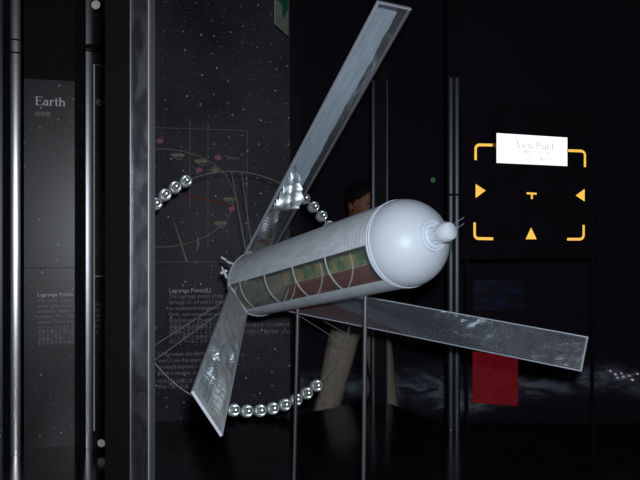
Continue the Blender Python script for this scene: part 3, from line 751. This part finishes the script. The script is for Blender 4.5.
edg = [(0, 1), (1, 2), (2, 3), (3, 4), (0, 5), (5, 6), (6, 7), (7, 8), (0, 9), (9, 10), (10, 11), (11, 12), (2, 13), (13, 14), (14, 15), (2, 16), (16, 17), (17, 18)]
rad = [(.12, .09), (.115, .085), (.12, .085), .052, .05, .072, .05, .035, .03, .072, .05, .035, .03, .05, .038, .027, .05, .038, .027]
def hand(wr, dirv, side, curl):
    wr = Vector(wr); d = Vector(dirv).normalized(); s = Vector(side).normalized(); nrm = d.cross(s)
    P = [wr, wr + d * .045, wr + d * .08]; E_ = [(0, 1), (1, 2)]; Rr = [(.024, .017), (.034, .015), (.036, .014)]
    parts = [skin('h', [tuple(q) for q in P], E_, Rr, None, sub=1)]
    for k in range(4):
        o = (k - 1.5) * .0185; ln = (.062, .072, .068, .052)[k]; b0 = wr + d * .078 + s * o
        q = [b0]; a = 0
        for j in range(3):
            a += curl; q.append(q[-1] + (d * math.cos(a) + nrm * math.sin(a)) * ln * (.42, .32, .26)[j])
        parts.append(tube(q, [.0095, .009, .008, .006], 8))
    b0 = wr + d * .03 - s * .028
    parts.append(tube([b0, b0 + d * .022 - s * .022, b0 + d * .048 - s * .028 + nrm * .012, b0 + d * .065 - s * .026 + nrm * .02], [.012, .011, .0095, .007], 8))
    return parts
hands = hand(wrL, (.06, .02, .14), (1, .1, -.3), .35) + hand(wrR, (-.2, -.03, .06), (0, .1, 1), .3)
bvf = skin('body', pts, edg, rad, M_SKIN, extra=[head, nose] + ears + hands)
person = tag(obj('person', bvf, M_SKIN, None, None, True), 'visitor in khaki trousers and dark top standing behind the case', 'person')
lp = [pel, (PXC, PY, 1.0), hipL, kneL, (ankL[0] + .01, ankL[1], ankL[2] + .02), hipR, kneR, (ankR[0] - .01, ankR[1], ankR[2] + .02)]
le = [(0, 1), (0, 2), (2, 3), (3, 4), (0, 5), (5, 6), (6, 7)]
obj('trousers', skin('trousers', lp, le, [(.135, .105), (.135, .105), .098, .080, .066, .090, .072, .066], M_KHAKI), M_KHAKI, person, None, True)
sp_ = [(PXC, PY, 1.02), (PXC, PY, 1.12), (PXC, PY, 1.26), (PXC, PY, 1.345), shL, elL, (elL[0] + .06, elL[1] - .07, elL[2] + .12), shR, elR, (wrR[0] + .045, wrR[1] + .09, wrR[2] - .02)]
obj('shirt', skin('shirt', sp_, [(0, 1), (1, 2), (2, 3), (2, 4), (4, 5), (5, 6), (2, 7), (7, 8), (8, 9)], [(.145, .11), (.135, .10), (.14, .10), .066, .068, .054, .044, .068, .054, .044], M_SHIRT), M_SHIRT, person, None, True)
hv = []
hp = [(.079, -.04), (.088, 0), (.090, .04), (.086, .078), (.067, .108), (.037, .126), (0, .131)]
hp = [(a[0] + (b[0] - a[0]) * k / 5, a[1] + (b[1] - a[1]) * k / 5) for a, b in zip(hp, hp[1:]) for k in range(5)] + [hp[-1]]
hvv, hff = lathe(hp, 72)
keep = [f for f in hff if not all(hvv[i][1] < -.012 - .25 * max(0, hvv[i][2]) and hvv[i][2] < .074 - 7.0 * hvv[i][0] ** 2 for i in f)]
obj('hair', xf((hvv, keep), HM), M_HAIR, person, None, True)
for s in (-1, 1):
    obj('eye', xf(ball((s * .030, -.067, .004), .011, (1, .6, .6)), HM), mat('eye_dark', (.03, .02, .02), .2), person, None, True)
obj('mouth', xf(ball((0, -.063, -.062), .02, (1, .35, .25)), HM), mat('lip', (.35, .10, .09), .5), person, None, True)
for a_, t_ in ((ankL, toeL), (ankR, toeR)):
    a_ = Vector(a_); t_ = Vector(t_)
    obj('shoe', skin('shoe', [(a_.x, a_.y + .03, .05), (a_.x, a_.y - .03, .052), tuple(t_ + Vector((0, 0, .005))), tuple(t_ + (t_ - a_) * Vector((.4, .4, 0)) + Vector((0, 0, .002)))], [(0, 1), (1, 2), (2, 3)], [.045, .046, .038, .03], M_SHOE, sub=1), M_SHOE, person, None, True)
